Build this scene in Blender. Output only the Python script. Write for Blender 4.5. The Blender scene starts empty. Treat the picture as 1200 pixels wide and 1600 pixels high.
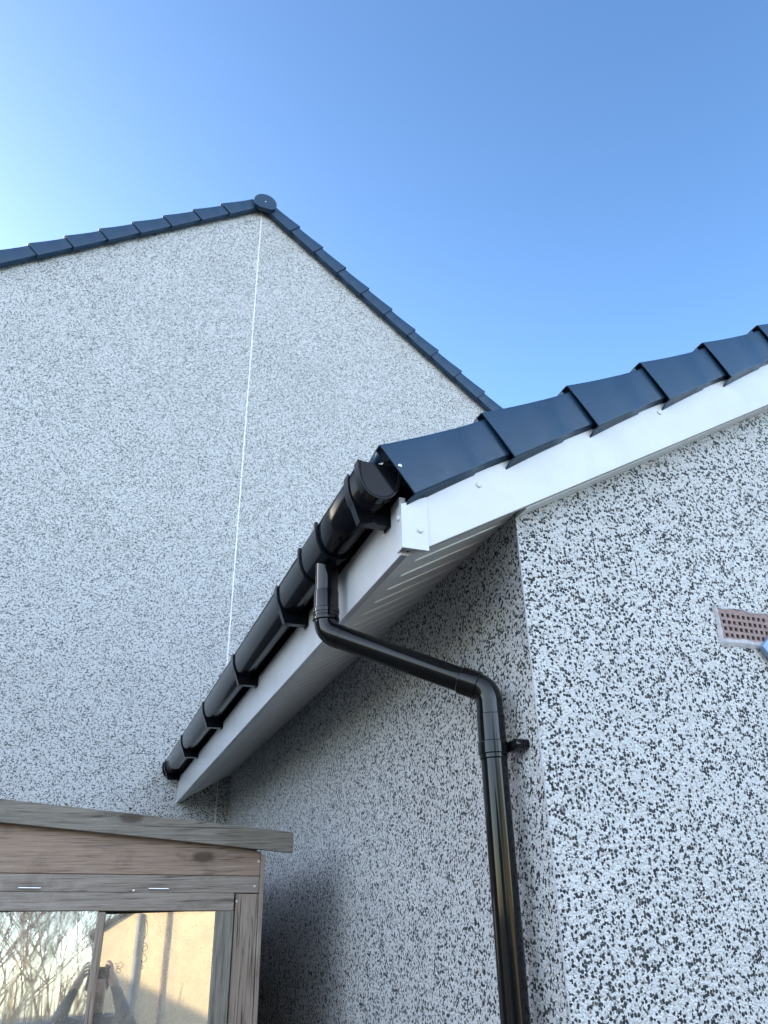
import bpy, bmesh, math, random
from mathutils import Vector, Matrix
random.seed(7)
S = bpy.context.scene
C = S.collection
R = math.radians
# ------------------------------------------------------------------ camera, sky, sun, exposure
cam = bpy.data.cameras.new('camera')
cam_ob = bpy.data.objects.new('camera', cam)
C.objects.link(cam_ob)
S.camera = cam_ob
cam.sensor_fit = 'VERTICAL'
cam.sensor_height = 36.0
cam.lens = 26.84
cam.shift_x = -0.0276
cam.shift_y = 0.0160
cam.clip_start = 0.02
cam.clip_end = 2000
M4 = Matrix(((0.9251842, -0.14229683, -0.35183209, -1.0376358),
             (-0.37788275, -0.43136983, -0.81922201, -1.66587),
             (-0.03519706, 0.89088253, -0.45286807, 0.0),
             (0, 0, 0, 1)))
cam_ob.matrix_world = M4
S.render.resolution_x, S.render.resolution_y = 768, 1024
S.view_settings.view_transform = 'Standard'
S.view_settings.look = 'None'
S.view_settings.gamma = 1
S.view_settings.exposure = 1.32
SUN_AZ, SUN_EL = -47.0, 18.0            # azimuth from +Y (negative = to the left), elevation
sd = Vector((math.sin(R(SUN_AZ)) * math.cos(R(SUN_EL)), math.cos(R(SUN_AZ)) * math.cos(R(SUN_EL)), math.sin(R(SUN_EL))))
W = bpy.data.worlds.new('World')
S.world = W
W.use_nodes = True
wn = W.node_tree
bg = wn.nodes['Background']
sky = wn.nodes.new('ShaderNodeTexSky')
sky.sky_type = 'NISHITA'
sky.sun_disc = False
sky.sun_elevation = R(SUN_EL)
sky.sun_rotation = R(SUN_AZ)
sky.air_density = 1.0
sky.dust_density = 1.1
sky.ozone_density = 2.0
# added fill: sky away from the sun brightened and paled to light walls
def wnode(typ, **kw):
    n = wn.nodes.new(typ)
    for k, v in kw.items():
        setattr(n, k, v)
    return n
geo = wnode('ShaderNodeTexCoord')
sep = wnode('ShaderNodeSeparateXYZ')
wn.links.new(geo.outputs['Generated'], sep.inputs[0])
def wrange(src, a, b, c, d):
    n = wnode('ShaderNodeMapRange', interpolation_type='SMOOTHSTEP')
    for k, v in zip((1, 2, 3, 4), (a, b, c, d)):
        n.inputs[k].default_value = v
    wn.links.new(src, n.inputs[0])
    return n.outputs[0]
sky_fill = wnode('ShaderNodeMath', operation='MULTIPLY')
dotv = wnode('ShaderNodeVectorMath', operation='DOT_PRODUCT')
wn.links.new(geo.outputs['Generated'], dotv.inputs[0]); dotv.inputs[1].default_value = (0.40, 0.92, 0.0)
wn.links.new(wrange(dotv.outputs['Value'], 0.10, -0.70, 0.0, 1.0), sky_fill.inputs[0])
wn.links.new(wrange(sep.outputs[2], 0.0, 0.35, 0.25, 1.0), sky_fill.inputs[1])
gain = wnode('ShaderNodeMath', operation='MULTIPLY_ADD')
wn.links.new(sky_fill.outputs[0], gain.inputs[0]); gain.inputs[1].default_value = 1.0; gain.inputs[2].default_value = 1.0
hs = wnode('ShaderNodeHueSaturation')
hs.inputs['Hue'].default_value = 0.503
sat = wnode('ShaderNodeMath', operation='MULTIPLY_ADD')
wn.links.new(sky_fill.outputs[0], sat.inputs[0]); sat.inputs[1].default_value = -0.60; sat.inputs[2].default_value = 1.18
wn.links.new(sat.outputs[0], hs.inputs['Saturation'])
wn.links.new(sky.outputs[0], hs.inputs['Color'])
vm_ = wnode('ShaderNodeVectorMath', operation='SCALE')
wn.links.new(hs.outputs[0], vm_.inputs[0])
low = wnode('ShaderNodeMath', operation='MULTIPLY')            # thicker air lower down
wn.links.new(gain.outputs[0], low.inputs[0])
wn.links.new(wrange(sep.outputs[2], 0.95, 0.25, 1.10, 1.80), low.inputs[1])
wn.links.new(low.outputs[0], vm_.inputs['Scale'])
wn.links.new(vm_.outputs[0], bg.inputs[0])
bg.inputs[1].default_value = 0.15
sl = bpy.data.lights.new('sun', 'SUN')
sl.energy = 4.0
sl.angle = R(0.5)
sl.color = (1.0, 0.80, 0.52)
so = bpy.data.objects.new('sun', sl)
C.objects.link(so)
so.rotation_euler = sd.to_track_quat('Z', 'Y').to_euler()

# ------------------------------------------------------------------ constants of the place (metres, eye level z = 0)
GZ = -1.75                    # ground
L = 4.493                     # main house gable plane y
PE = R(29.5)                  # extension roof pitch
cE, sE = math.cos(PE), math.sin(PE)
PL, PR = R(36.3), R(38.6)     # main house verge pitches
XA, ZR = -0.085, 7.341        # main ridge
FX = -0.382                   # fascia face
STEP = 0.3525                 # verge unit exposure

# ------------------------------------------------------------------ materials
def nt(name):
    m = bpy.data.materials.new(name)
    m.use_nodes = True
    t = m.node_tree
    return m, t, t.nodes['Principled BSDF']
def N(t, typ, **kw):
    n = t.nodes.new(typ)
    for k, v in kw.items():
        if k[0] == 'i':
            n.inputs[int(k[1:])].default_value = v
        else:
            setattr(n, k, v)
    return n
def ramp(t, fac, stops, interp='LINEAR'):
    r = t.nodes.new('ShaderNodeValToRGB')
    r.color_ramp.interpolation = interp
    el = r.color_ramp.elements
    while len(el) < len(stops):
        el.new(0.5)
    for e, (p, c) in zip(el, stops):
        e.position = p
        e.color = (c[0], c[1], c[2], 1) if isinstance(c, tuple) else (c, c, c, 1)
    t.links.new(fac, r.inputs[0])
    return r.outputs[0]
def mixc(t, fac, a, b, blend='MIX'):
    m = t.nodes.new('ShaderNodeMix')
    m.data_type = 'RGBA'
    m.blend_type = blend
    for i, v in ((0, fac), (6, a), (7, b)):
        if hasattr(v, 'is_output'):
            t.links.new(v, m.inputs[i])
        elif i == 0:
            m.inputs[0].default_value = v
        else:
            m.inputs[i].default_value = (v[0], v[1], v[2], 1)
    return m.outputs[2]
def math_(t, op, a, b=0.0, c=None):
    m = t.nodes.new('ShaderNodeMath')
    m.operation = op
    for i, v in enumerate((a, b) if c is None else (a, b, c)):
        if hasattr(v, 'is_output'):
            t.links.new(v, m.inputs[i])
        else:
            m.inputs[i].default_value = v
    return m.outputs[0]
def coords(t, scale=(1, 1, 1), rot=(0, 0, 0)):
    tc = t.nodes.new('ShaderNodeTexCoord')
    mp = t.nodes.new('ShaderNodeMapping')
    mp.inputs['Scale'].default_value = scale
    mp.inputs['Rotation'].default_value = rot
    t.links.new(tc.outputs['Object'], mp.inputs[0])
    return mp.outputs[0]
def noise(t, vec, scale, detail=3, rough=0.55, dist=0.0):
    n = t.nodes.new('ShaderNodeTexNoise')
    n.inputs['Scale'].default_value = scale
    n.inputs['Detail'].default_value = detail
    n.inputs['Roughness'].default_value = rough
    n.inputs['Distortion'].default_value = dist
    t.links.new(vec, n.inputs['Vector'])
    return n
def bump(t, b, height, strength, dist):
    n = t.nodes.new('ShaderNodeBump')
    n.inputs['Strength'].default_value = strength
    n.inputs['Distance'].default_value = dist
    t.links.new(height, n.inputs['Height'])
    t.links.new(n.outputs[0], b.inputs['Normal'])
    return n

def mat_pebbledash(name='pebbledash', k=1.0, less=0.0):
    """dry dash render: white spar chips with scattered black chips"""
    m, t, b = nt(name)
    v = coords(t, (k, k, k))
    wob = noise(t, v, 160, 2)
    vadd = t.nodes.new('ShaderNodeVectorMath'); vadd.operation = 'MULTIPLY_ADD'
    t.links.new(wob.outputs['Color'], vadd.inputs[0])
    vadd.inputs[1].default_value = (0.008, 0.008, 0.008)
    t.links.new(v, vadd.inputs[2])
    def vor(scale, rnd=1.0, feat='F1'):
        n = t.nodes.new('ShaderNodeTexVoronoi')
        n.feature = feat
        n.inputs['Scale'].default_value = scale
        n.inputs['Randomness'].default_value = rnd
        t.links.new(vadd.outputs[0], n.inputs['Vector'])
        return n
    big = vor(122)
    small = vor(210)
    sep = t.nodes.new('ShaderNodeSeparateColor'); t.links.new(big.outputs['Color'], sep.inputs[0])
    sep2 = t.nodes.new('ShaderNodeSeparateColor'); t.links.new(small.outputs['Color'], sep2.inputs[0])
    clump = noise(t, v, 16, 3, 0.6)
    broad = noise(t, v, 1.3, 3, 0.5)
    th = math_(t, 'ADD', math_(t, 'MULTIPLY_ADD', clump.outputs[0], 0.74, 0.09 - less), math_(t, 'MULTIPLY_ADD', broad.outputs[0], 0.16, -0.08))
    isblack = math_(t, 'LESS_THAN', sep.outputs[0], th)
    # a chip does not fill its whole cell: sizes differ
    size = math_(t, 'MULTIPLY_ADD', sep.outputs[1], 0.42, 0.33)
    inside = math_(t, 'LESS_THAN', big.outputs['Distance'], size)
    black = math_(t, 'MULTIPLY', isblack, inside)
    # a sprinkling of smaller chips
    black2 = math_(t, 'MULTIPLY', math_(t, 'LESS_THAN', sep2.outputs[0], 0.07), math_(t, 'LESS_THAN', small.outputs['Distance'], 0.5))
    black = math_(t, 'MAXIMUM', black, black2)
    white = ramp(t, sep2.outputs[1], [(0.0, (0.52, 0.52, 0.51)), (0.3, (0.68, 0.68, 0.675)), (1.0, (0.78, 0.78, 0.775))])
    dirt = noise(t, v, 2.2, 5, 0.65)
    white = mixc(t, ramp(t, dirt.outputs[0], [(0.45, 0.0), (0.78, 0.30)]), white, (0.49, 0.475, 0.45))
    tan_ = math_(t, 'MULTIPLY', math_(t, 'GREATER_THAN', sep2.outputs[2], 0.93), 0.7)
    white = mixc(t, tan_, white, (0.40, 0.36, 0.31))
    dark = ramp(t, sep.outputs[2], [(0.0, (0.014, 0.016, 0.018)), (0.75, (0.035, 0.038, 0.040)), (1.0, (0.12, 0.12, 0.115))])
    col = mixc(t, black, white, dark)
    t.links.new(col, b.inputs['Base Color'])
    b.inputs['Roughness'].default_value = 0.75
    h = math_(t, 'SUBTRACT', 1.0, small.outputs['Distance'])
    h2 = math_(t, 'MULTIPLY_ADD', math_(t, 'SUBTRACT', 1.0, big.outputs['Distance']), 0.8, h)
    h3 = math_(t, 'MULTIPLY_ADD', sep2.outputs[2], 0.5, h2)
    bump(t, b, h3, 0.75, 0.007)
    return m

def mat_plastic(name, col, rough, var=0.1, dust=0.0, dustcol=(0.4, 0.4, 0.38), bumpy=0.0, spec=0.5):
    m, t, b = nt(name)
    v = coords(t)
    n1 = noise(t, v, 9, 4, 0.6)
    c2 = tuple(c * (1 + var * 2) for c in col)
    c1 = tuple(c * (1 - var) for c in col)
    c = ramp(t, n1.outputs[0], [(0.3, c1), (0.7, c2)])
    if dust:
        n2 = noise(t, v, 240, 2, 0.5)
        n3 = noise(t, v, 5, 4, 0.6)
        f = math_(t, 'MULTIPLY', ramp(t, n2.outputs[0], [(0.62, 0.0), (0.75, 1.0)]), ramp(t, n3.outputs[0], [(0.4, 0.1), (0.75, 1.0)]))
        f = math_(t, 'MULTIPLY', f, dust)
        c = mixc(t, f, c, dustcol)
    t.links.new(c, b.inputs['Base Color'])
    b.inputs['Specular IOR Level'].default_value = spec
    n4 = noise(t, v, 30, 4, 0.6)
    rr = t.nodes.new('ShaderNodeMapRange')
    rr.inputs[1].default_value = 0.3; rr.inputs[2].default_value = 0.7
    rr.inputs[3].default_value = rough * 0.8; rr.inputs[4].default_value = rough * 1.3
    t.links.new(n4.outputs[0], rr.inputs[0])
    if name == 'white_upvc':
        b.inputs['Roughness'].default_value = rough
    else:
        t.links.new(rr.outputs[0], b.inputs['Roughness'])
    if bumpy:
        n5 = noise(t, v, 6, 2, 0.5)
        bump(t, b, n5.outputs[0], bumpy, 0.01)
    return m

def mat_wood(name, axis, base, dark, green=0.0, red=0.0):
    m, t, b = nt(name)
    sc = [34, 34, 34]
    sc[axis] = 1.25
    v = coords(t, tuple(sc))
    v0 = coords(t)
    # knots bend the grain
    kv = [7, 7, 7]; kv[axis] = 3.2
    vk = coords(t, tuple(kv))
    kn = t.nodes.new('ShaderNodeTexVoronoi'); kn.inputs['Scale'].default_value = 1.0
    t.links.new(vk, kn.inputs['Vector'])
    ks = t.nodes.new('ShaderNodeSeparateColor'); t.links.new(kn.outputs['Color'], ks.inputs[0])
    isk = math_(t, 'LESS_THAN', ks.outputs[0], 0.6)
    kd = math_(t, 'MULTIPLY', ramp(t, kn.outputs['Distance'], [(0.0, 1.0), (0.10, 0.85), (0.16, 0.25), (0.34, 0.0)]), isk)
    add = t.nodes.new('ShaderNodeVectorMath'); add.operation = 'MULTIPLY_ADD'
    comb = t.nodes.new('ShaderNodeCombineXYZ')
    for i in range(3):
        t.links.new(kd, comb.inputs[i])
    t.links.new(comb.outputs[0], add.inputs[0]); add.inputs[1].default_value = (1.6, 1.6, 1.6)
    t.links.new(v, add.inputs[2])
    g = noise(t, add.outputs[0], 1.0, 7, 0.66, 0.5)
    fine = noise(t, coords(t, tuple(s * 6 for s in sc)), 1.0, 4, 0.6)
    broad = noise(t, v0, 4.0, 4, 0.6)
    gray = tuple((a + sum(base) / 3) / 2 for a in base)
    c = ramp(t, g.outputs[0], [(0.28, dark), (0.46, base), (0.60, tuple(x * 1.15 for x in base)), (0.72, tuple(x * 0.75 for x in base))])
    c = mixc(t, ramp(t, fine.outputs[0], [(0.50, 0.0), (0.66, 0.45)]), c, tuple(x * 1.7 for x in gray))
    c = mixc(t, ramp(t, fine.outputs[0], [(0.32, 0.8), (0.42, 0.0)]), c, tuple(x * 0.5 for x in dark))
    if green:
        c = mixc(t, ramp(t, broad.outputs[0], [(0.42, 0.0), (0.62, green)]), c, (0.105, 0.10, 0.07))
        pale = noise(t, coords(t, tuple(s * 1.2 for s in sc)), 0.8, 5, 0.7)
        c = mixc(t, ramp(t, pale.outputs[0], [(0.52, 0.0), (0.66, 0.6)]), c, (0.30, 0.29, 0.24))
    if red:
        c = mixc(t, ramp(t, broad.outputs[0], [(0.40, 0.0), (0.65, red)]), c, (0.20, 0.105, 0.06))
    c = mixc(t, math_(t, 'MULTIPLY', kd, 0.85), c, (0.045, 0.028, 0.018))
    # drying cracks along the grain
    ck = [60, 60, 60]; ck[axis] = 0.9
    cr = noise(t, coords(t, tuple(ck)), 1.0, 2, 0.5, 0.6)
    band = math_(t, 'ABSOLUTE', math_(t, 'SUBTRACT', cr.outputs[0], 0.5))
    where = noise(t, coords(t, (3.1, 3.7, 3.3)), 1.0, 2, 0.5)
    crack = math_(t, 'MULTIPLY', ramp(t, band, [(0.0, 1.0), (0.016, 0.0)]), ramp(t, where.outputs[0], [(0.46, 0.0), (0.54, 1.0)]))
    c = mixc(t, math_(t, 'MULTIPLY', crack, 0.9), c, (0.018, 0.014, 0.010))
    blotch = noise(t, coords(t, (5, 5, 5)), 1.0, 5, 0.7)
    c = mixc(t, ramp(t, blotch.outputs[0], [(0.55, 0.0), (0.72, 0.5)]), c, tuple(x * 0.6 for x in dark))
    t.links.new(c, b.inputs['Base Color'])
    b.inputs['Roughness'].default_value = 0.8
    hh = math_(t, 'MULTIPLY_ADD', fine.outputs[0], 0.5, g.outputs[0])
    bump(t, b, hh, 0.6, 0.004)
    return m

def mat_simple(name, col, rough=0.6, scale=6, var=0.15, metal=0.0, bs=0.0):
    m, t, b = nt(name)
    v = coords(t)
    n = noise(t, v, scale, 5, 0.6)
    c = ramp(t, n.outputs[0], [(0.3, tuple(x * (1 - var) for x in col)), (0.7, tuple(min(1, x * (1 + var)) for x in col))])
    t.links.new(c, b.inputs['Base Color'])
    b.inputs['Roughness'].default_value = rough
    b.inputs['Metallic'].default_value = metal
    if bs:
        n2 = noise(t, v, scale * 12, 4, 0.6)
        bump(t, b, n2.outputs[0], bs, 0.01)
    return m

def mat_glass_pane():
    """old reflective window pane over a dark shed interior, water marks on it"""
    m, t, b = nt('shed_glass')
    v = coords(t)
    n = noise(t, v, 14, 5, 0.65)
    n2 = noise(t, coords(t, (9, 9, 2.2)), 6, 3, 0.6, 1.0)
    c = ramp(t, n.outputs[0], [(0.4, (0.62, 0.63, 0.63)), (0.7, (0.72, 0.73, 0.73))])
    t.links.new(c, b.inputs['Base Color'])
    b.inputs['Metallic'].default_value = 1.0
    rr = ramp(t, n2.outputs[0], [(0.35, 0.005), (0.8, 0.045)])
    t.links.new(rr, b.inputs['Roughness'])
    dustn = noise(t, coords(t, (5, 5, 3)), 1.5, 6, 0.7, 0.6)
    spk = noise(t, v, 170, 2, 0.5)
    df = t.nodes.new('ShaderNodeBsdfDiffuse'); df.inputs[0].default_value = (0.55, 0.50, 0.42, 1)
    fac = math_(t, 'ADD', ramp(t, dustn.outputs[0], [(0.35, 0.16), (0.7, 0.42)]), ramp(t, spk.outputs[0], [(0.66, 0.0), (0.74, 0.35)]))
    mx = t.nodes.new('ShaderNodeMixShader')
    t.links.new(fac, mx.inputs[0]); t.links.new(b.outputs[0], mx.inputs[1]); t.links.new(df.outputs[0], mx.inputs[2])
    t.links.new(mx.outputs[0], t.nodes['Material Output'].inputs[0])
    n3 = noise(t, v, 5, 2, 0.5)
    bump(t, b, n3.outputs[0], 0.008, 0.01)
    return m

MAT = {
    'dash': mat_pebbledash(),
    'dash_fine': mat_pebbledash('fine_pebbledash', 1.15, 0.03),
    'navy': mat_plastic('navy_plastic', (0.015, 0.043, 0.084), 0.34, 0.08, 0.25, (0.25, 0.28, 0.30), 0.03, 0.32),
    'black': mat_plastic('black_gloss_plastic', (0.004, 0.0045, 0.005), 0.07, 0.05, 0.04, (0.30, 0.28, 0.24), 0.0, 0.36),
    'black_gutter': mat_plastic('black_satin_plastic', (0.005, 0.006, 0.0085), 0.13, 0.05, 0.03, (0.20, 0.19, 0.18), 0.0, 0.20),
    'white': mat_plastic('white_upvc', (0.57, 0.58, 0.595), 0.22, 0.03, 0.25, (0.45, 0.45, 0.43), 0.015),
    'soffit': mat_plastic('white_soffit_upvc', (0.74, 0.74, 0.73), 0.35, 0.03),
    'bead': mat_plastic('white_bead', (0.80, 0.80, 0.80), 0.45, 0.03),
    'wood_dark': mat_wood('weathered_trim_wood', 0, (0.20, 0.18, 0.15), (0.07, 0.058, 0.045), 0.35, 0.0),
    'wood_h': mat_wood('weathered_board_wood', 0, (0.275, 0.20, 0.15), (0.115, 0.080, 0.058), 0.0, 0.15),
    'wood_grey': mat_wood('grey_board_wood', 0, (0.255, 0.22, 0.185), (0.115, 0.09, 0.072), 0.0, 0.08),
    'wood_v': mat_wood('weathered_upright_wood', 2, (0.275, 0.225, 0.18), (0.115, 0.085, 0.063), 0.0, 0.15),
    'wood_v2': mat_wood('peeling_upright_wood', 2, (0.23, 0.215, 0.18), (0.085, 0.072, 0.055), 0.4, 0.0),
    'steel': mat_simple('zinc_steel', (0.62, 0.63, 0.64), 0.35, 40, 0.1, 1.0),
    'clay': mat_simple('clay_air_brick', (0.30, 0.215, 0.20), 0.8, 60, 0.25, 0, 0.4),
    'hole': mat_simple('dark_void', (0.012, 0.009, 0.008), 0.9),
    'mortar': mat_simple('grey_mortar', (0.50, 0.49, 0.51), 0.85, 50, 0.18, 0, 0.5),
    'sheet': mat_simple('pale_blue_sheet', (0.20, 0.30, 0.45), 0.35, 30, 0.12),
    'tile': mat_simple('roof_tile', (0.045, 0.050, 0.058), 0.7, 12, 0.2, 0, 0.3),
    'felt': mat_simple('roof_felt', (0.09, 0.095, 0.085), 0.9, 30, 0.3, 0, 0.6),
    'paving': mat_simple('paving', (0.10, 0.082, 0.064), 0.85, 3, 0.25, 0, 0.3),
    'cream': mat_simple('cream_render', (0.72, 0.60, 0.40), 0.85, 1.5, 0.06, 0, 0.2),
    'bark': mat_simple('bark', (0.16, 0.115, 0.085), 0.85, 14, 0.3, 0, 0.5),
    'twig': mat_simple('straw_stems', (0.42, 0.30, 0.15), 0.8, 9, 0.3),
    'bluewall': mat_simple('grey_blockwork', (0.30, 0.31, 0.33), 0.85, 5, 0.15, 0, 0.4),
    'glass': mat_glass_pane(),
    'roughcast': mat_simple('brown_roughcast', (0.20, 0.16, 0.12), 0.9, 20, 0.2, 0, 0.5),
}

# ------------------------------------------------------------------ mesh helpers
def finish(name, bm, mat, parent=None, smooth=False, bevel=0.0, solid=0.0, label=None, seg=2):
    me = bpy.data.meshes.new(name)
    bmesh.ops.recalc_face_normals(bm, faces=bm.faces)
    bm.to_mesh(me)
    bm.free()
    for m in (mat if isinstance(mat, (list, tuple)) else [mat]):
        me.materials.append(MAT[m] if isinstance(m, str) else m)
    o = bpy.data.objects.new(name, me)
    C.objects.link(o)
    if smooth:
        for p in me.polygons:
            p.use_smooth = True
        me.set_sharp_from_angle(angle=R(22))
    if solid:
        md = o.modifiers.new('solid', 'SOLIDIFY'); md.thickness = solid; md.offset = -1
    if bevel:
        md = o.modifiers.new('bevel', 'BEVEL'); md.width = bevel; md.segments = seg; md.limit_method = 'ANGLE'; md.angle_limit = R(30)
        md.harden_normals = True
        for p in me.polygons:
            p.use_smooth = True
        me.set_sharp_from_angle(angle=R(35))
    if parent:
        o.parent = parent
        top = parent
        Mi = Matrix.Translation(-Vector(parent['_w'])) if '_w' in parent else Matrix()
        o.matrix_parent_inverse = Mi
    if label:
        o['label'] = label
    return o
def thing(name, label, cat, loc, group=None, kind=None):
    o = bpy.data.objects.new(name, None)
    o.empty_display_size = 0.1
    o.location = loc
    C.objects.link(o)
    o['label'] = label
    o['category'] = cat
    o['_w'] = list(loc)
    if group:
        o['group'] = group
    return o
def box(bm, x0, x1, y0, y1, z0, z1):
    vs = [bm.verts.new((x, y, z)) for x in (x0, x1) for y in (y0, y1) for z in (z0, z1)]
    for f in ((0, 1, 3, 2), (4, 6, 7, 5), (0, 4, 5, 1), (2, 3, 7, 6), (0, 2, 6, 4), (1, 5, 7, 3)):
        bm.faces.new([vs[i] for i in f])
    return vs
def prism(bm, poly, axis, a, b):
    """poly: 2-D points in the plane normal to axis, extruded from a to b"""
    def p3(p, h):
        if axis == 1: return (p[0], h, p[1])
        if axis == 0: return (h, p[0], p[1])
        return (p[0], p[1], h)
    A = [bm.verts.new(p3(p, a)) for p in poly]
    B = [bm.verts.new(p3(p, b)) for p in poly]
    n = len(poly)
    bm.faces.new(A); bm.faces.new(B[::-1])
    for i in range(n):
        bm.faces.new((A[i], B[i], B[(i + 1) % n], A[(i + 1) % n]))
def slab(name, poly, axis, a, b, mat, parent=None, **kw):
    bm = bmesh.new(); prism(bm, poly, axis, a, b)
    return finish(name, bm, mat, parent, **kw)
def boxo(name, bx, mat, parent=None, **kw):
    bm = bmesh.new(); box(bm, *bx)
    return finish(name, bm, mat, parent, **kw)
def tube(bm, path, radii, n=40, cap=True):
    """sweep a circle along a polyline (list of Vectors)"""
    path = [Vector(p) for p in path]
    if not isinstance(radii, (list, tuple)):
        radii = [radii] * len(path)
    rings = []
    up = None
    for i, p in enumerate(path):
        d = ((path[i + 1] - p).normalized() if i < len(path) - 1 else Vector()) + ((p - path[i - 1]).normalized() if i else Vector())
        d.normalize()
        if up is None:
            up = d.orthogonal().normalized()
        else:
            up = (up - d * up.dot(d)).normalized()
        s = d.cross(up)
        rings.append([bm.verts.new(p + (up * math.cos(2 * math.pi * k / n) + s * math.sin(2 * math.pi * k / n)) * radii[i]) for k in range(n)])
    for a, b in zip(rings, rings[1:]):
        for k in range(n):
            bm.faces.new((a[k], a[(k + 1) % n], b[(k + 1) % n], b[k]))
    if cap:
        bm.faces.new(rings[0]); bm.faces.new(rings[-1][::-1])
def arc_corner(p0, p1, p2, r, n=14):
    """points rounding the corner p1 with radius r"""
    p0, p1, p2 = Vector(p0), Vector(p1), Vector(p2)
    a, b = (p0 - p1).normalized(), (p2 - p1).normalized()
    ang = a.angle(b)
    t = r / math.tan(ang / 2)
    cen = p1 + (a + b).normalized() * (r / math.sin(ang / 2))
    s, e = p1 + a * t - cen, p1 + b * t - cen
    tot = s.angle(e)
    out = []
    for i in range(n + 1):
        f = i / n
        out.append(cen + (s * math.sin((1 - f) * tot) + e * math.sin(f * tot)) / math.sin(tot))
    return out
def screw_cap(parent, p, nrm, r, mat, h=0.003):
    bm = bmesh.new()
    n = Vector(nrm).normalized()
    p = Vector(p)
    path = [p - n * 0.002, p + n * h * 0.45, p + n * h * 0.85, p + n * h]
    tube(bm, path, [r, r, r * 0.7, r * 0.25], 20)
    return finish('screw_cap' if mat != 'steel' else 'screw', bm, mat, parent, smooth=True)

# ------------------------------------------------------------------ ground
bm = bmesh.new()
vs = [bm.verts.new(p) for p in ((-900, -900, GZ), (900, -900, GZ), (900, 900, GZ), (-900, 900, GZ))]
bm.faces.new(vs)
g = finish('ground', bm, 'paving')
g['kind'] = 'structure'

# ------------------------------------------------------------------ dry verge unit mesh (local: u up the slope, v normal, w outward)
def verge_mesh():
    me = bpy.data.meshes.new('verge_tile')
    bm = bmesh.new()
    LEN = STEP + 0.045
    us = [0, 0.004, 0.02, 0.05, 0.09, 0.13, 0.18, 0.24, 0.246, 0.30, STEP, LEN]
    def fl(u):                                   # flare towards the nose
        return max(0.0, 1 - u / 0.34) ** 1.7
    rows = []
    for u in us:
        f = fl(u)
        vt = -0.018 + 0.018 * f
        vb = -0.146 - 0.013 * f
        w = 0.0 + 0.011 * f - (0.0012 if u > 0.243 else 0)
        if u > 0.243:
            vb += 0.003
        r = 0.006
        prof = [(w - 0.10, vt - 0.004), (w - 0.03, vt)]
        for k in range(4):
            a = math.pi / 2 * (1 - k / 3)
            prof.append((w - r + r * math.cos(a), vt - r + r * math.sin(a)))
        prof.append((w + 0.001 * f, (vt + vb) / 2))
        for k in range(4):
            a = -math.pi / 2 * k / 3
            prof.append((w - r + r * math.cos(a), vb + r + r * math.sin(a)))
        prof.append((w - 0.016, vb - 0.004))
        prof.append((w - 0.036, vb - 0.017))
        nose = max(0.0, 1 - u / 0.2)
        row = []
        for i_, (ww, v) in enumerate(prof):
            back = {len(prof) - 1: 0.030, len(prof) - 2: 0.016}.get(i_, 0.0)     # the bottom return runs out past the face
            row.append(bm.verts.new((u + ((vt - v) * 0.11 - back) * nose, v, ww)))
        rows.append(row)
    for a, b in zip(rows, rows[1:]):
        for i in range(len(a) - 1):
            bm.faces.new((a[i], b[i], b[i + 1], a[i + 1]))
    # return lip under the top flange at the nose
    n0 = rows[0]
    lip = [bm.verts.new((0.002, n0[i].co.y - 0.026, n0[i].co.z)) for i in (0, 1)]
    bm.faces.new((n0[0], n0[1], lip[1], lip[0]))
    bmesh.ops.recalc_face_normals(bm, faces=bm.faces)
    bm.to_mesh(me); bm.free()
    me.materials.append(MAT['navy'])
    for p in me.polygons:
        p.use_smooth = True
    me.set_sharp_from_angle(angle=R(40))
    return me
VM = verge_mesh()
def verge_unit(parent, nose, pitch, side, jit=0.0):
    """nose: world point of the nose's upper outer corner (w = base plane); side +1 rises to +x, -1 rises to -x"""
    o = bpy.data.objects.new('verge_tile', VM)
    C.objects.link(o)
    p = pitch + random.uniform(-1, 1) * jit
    u = Vector((side * math.cos(p), 0, math.sin(p)))
    v = Vector((-side * math.sin(p), 0, math.cos(p)))
    w = Vector((0, -1, 0))
    m = Matrix((u, v, w)).transposed().to_4x4()
    m.translation = Vector(nose)
    md = o.modifiers.new('solid', 'SOLIDIFY'); md.thickness = 0.0035; md.offset = 0
    o.parent = parent
    o.matrix_parent_inverse = Matrix.Translation(-Vector(parent['_w']))
    o.matrix_basis = m
    return o
def course_roof(name, parent, x0, z0, pitch, side, ncourse, y0, y1, mat, off):
    """tiled slope as one mesh of stepped courses; (x0,z0) is the lower verge nose point, off = depth below nose line"""
    bm = bmesh.new()
    u = Vector((side * math.cos(pitch), 0, math.sin(pitch)))
    v = Vector((-side * math.sin(pitch), 0, math.cos(pitch)))
    o = Vector((x0, 0, z0))
    pts = []
    for k in range(ncourse):
        a = o + u * (k * STEP + 0.02) + v * (off)
        b = o + u * ((k + 1) * STEP + 0.02) + v * (off - 0.024)
        pts += [(a.x, a.z), (b.x, b.z)]
    e = o + u * (ncourse * STEP + 0.02) + v * (off - 0.07)
    s = o + u * 0.02 + v * (off - 0.07)
    poly = pts + [(e.x, e.z), (s.x, s.z)]
    prism(bm, poly, 1, y0, y1)
    return finish(name, bm, mat, parent)

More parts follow.
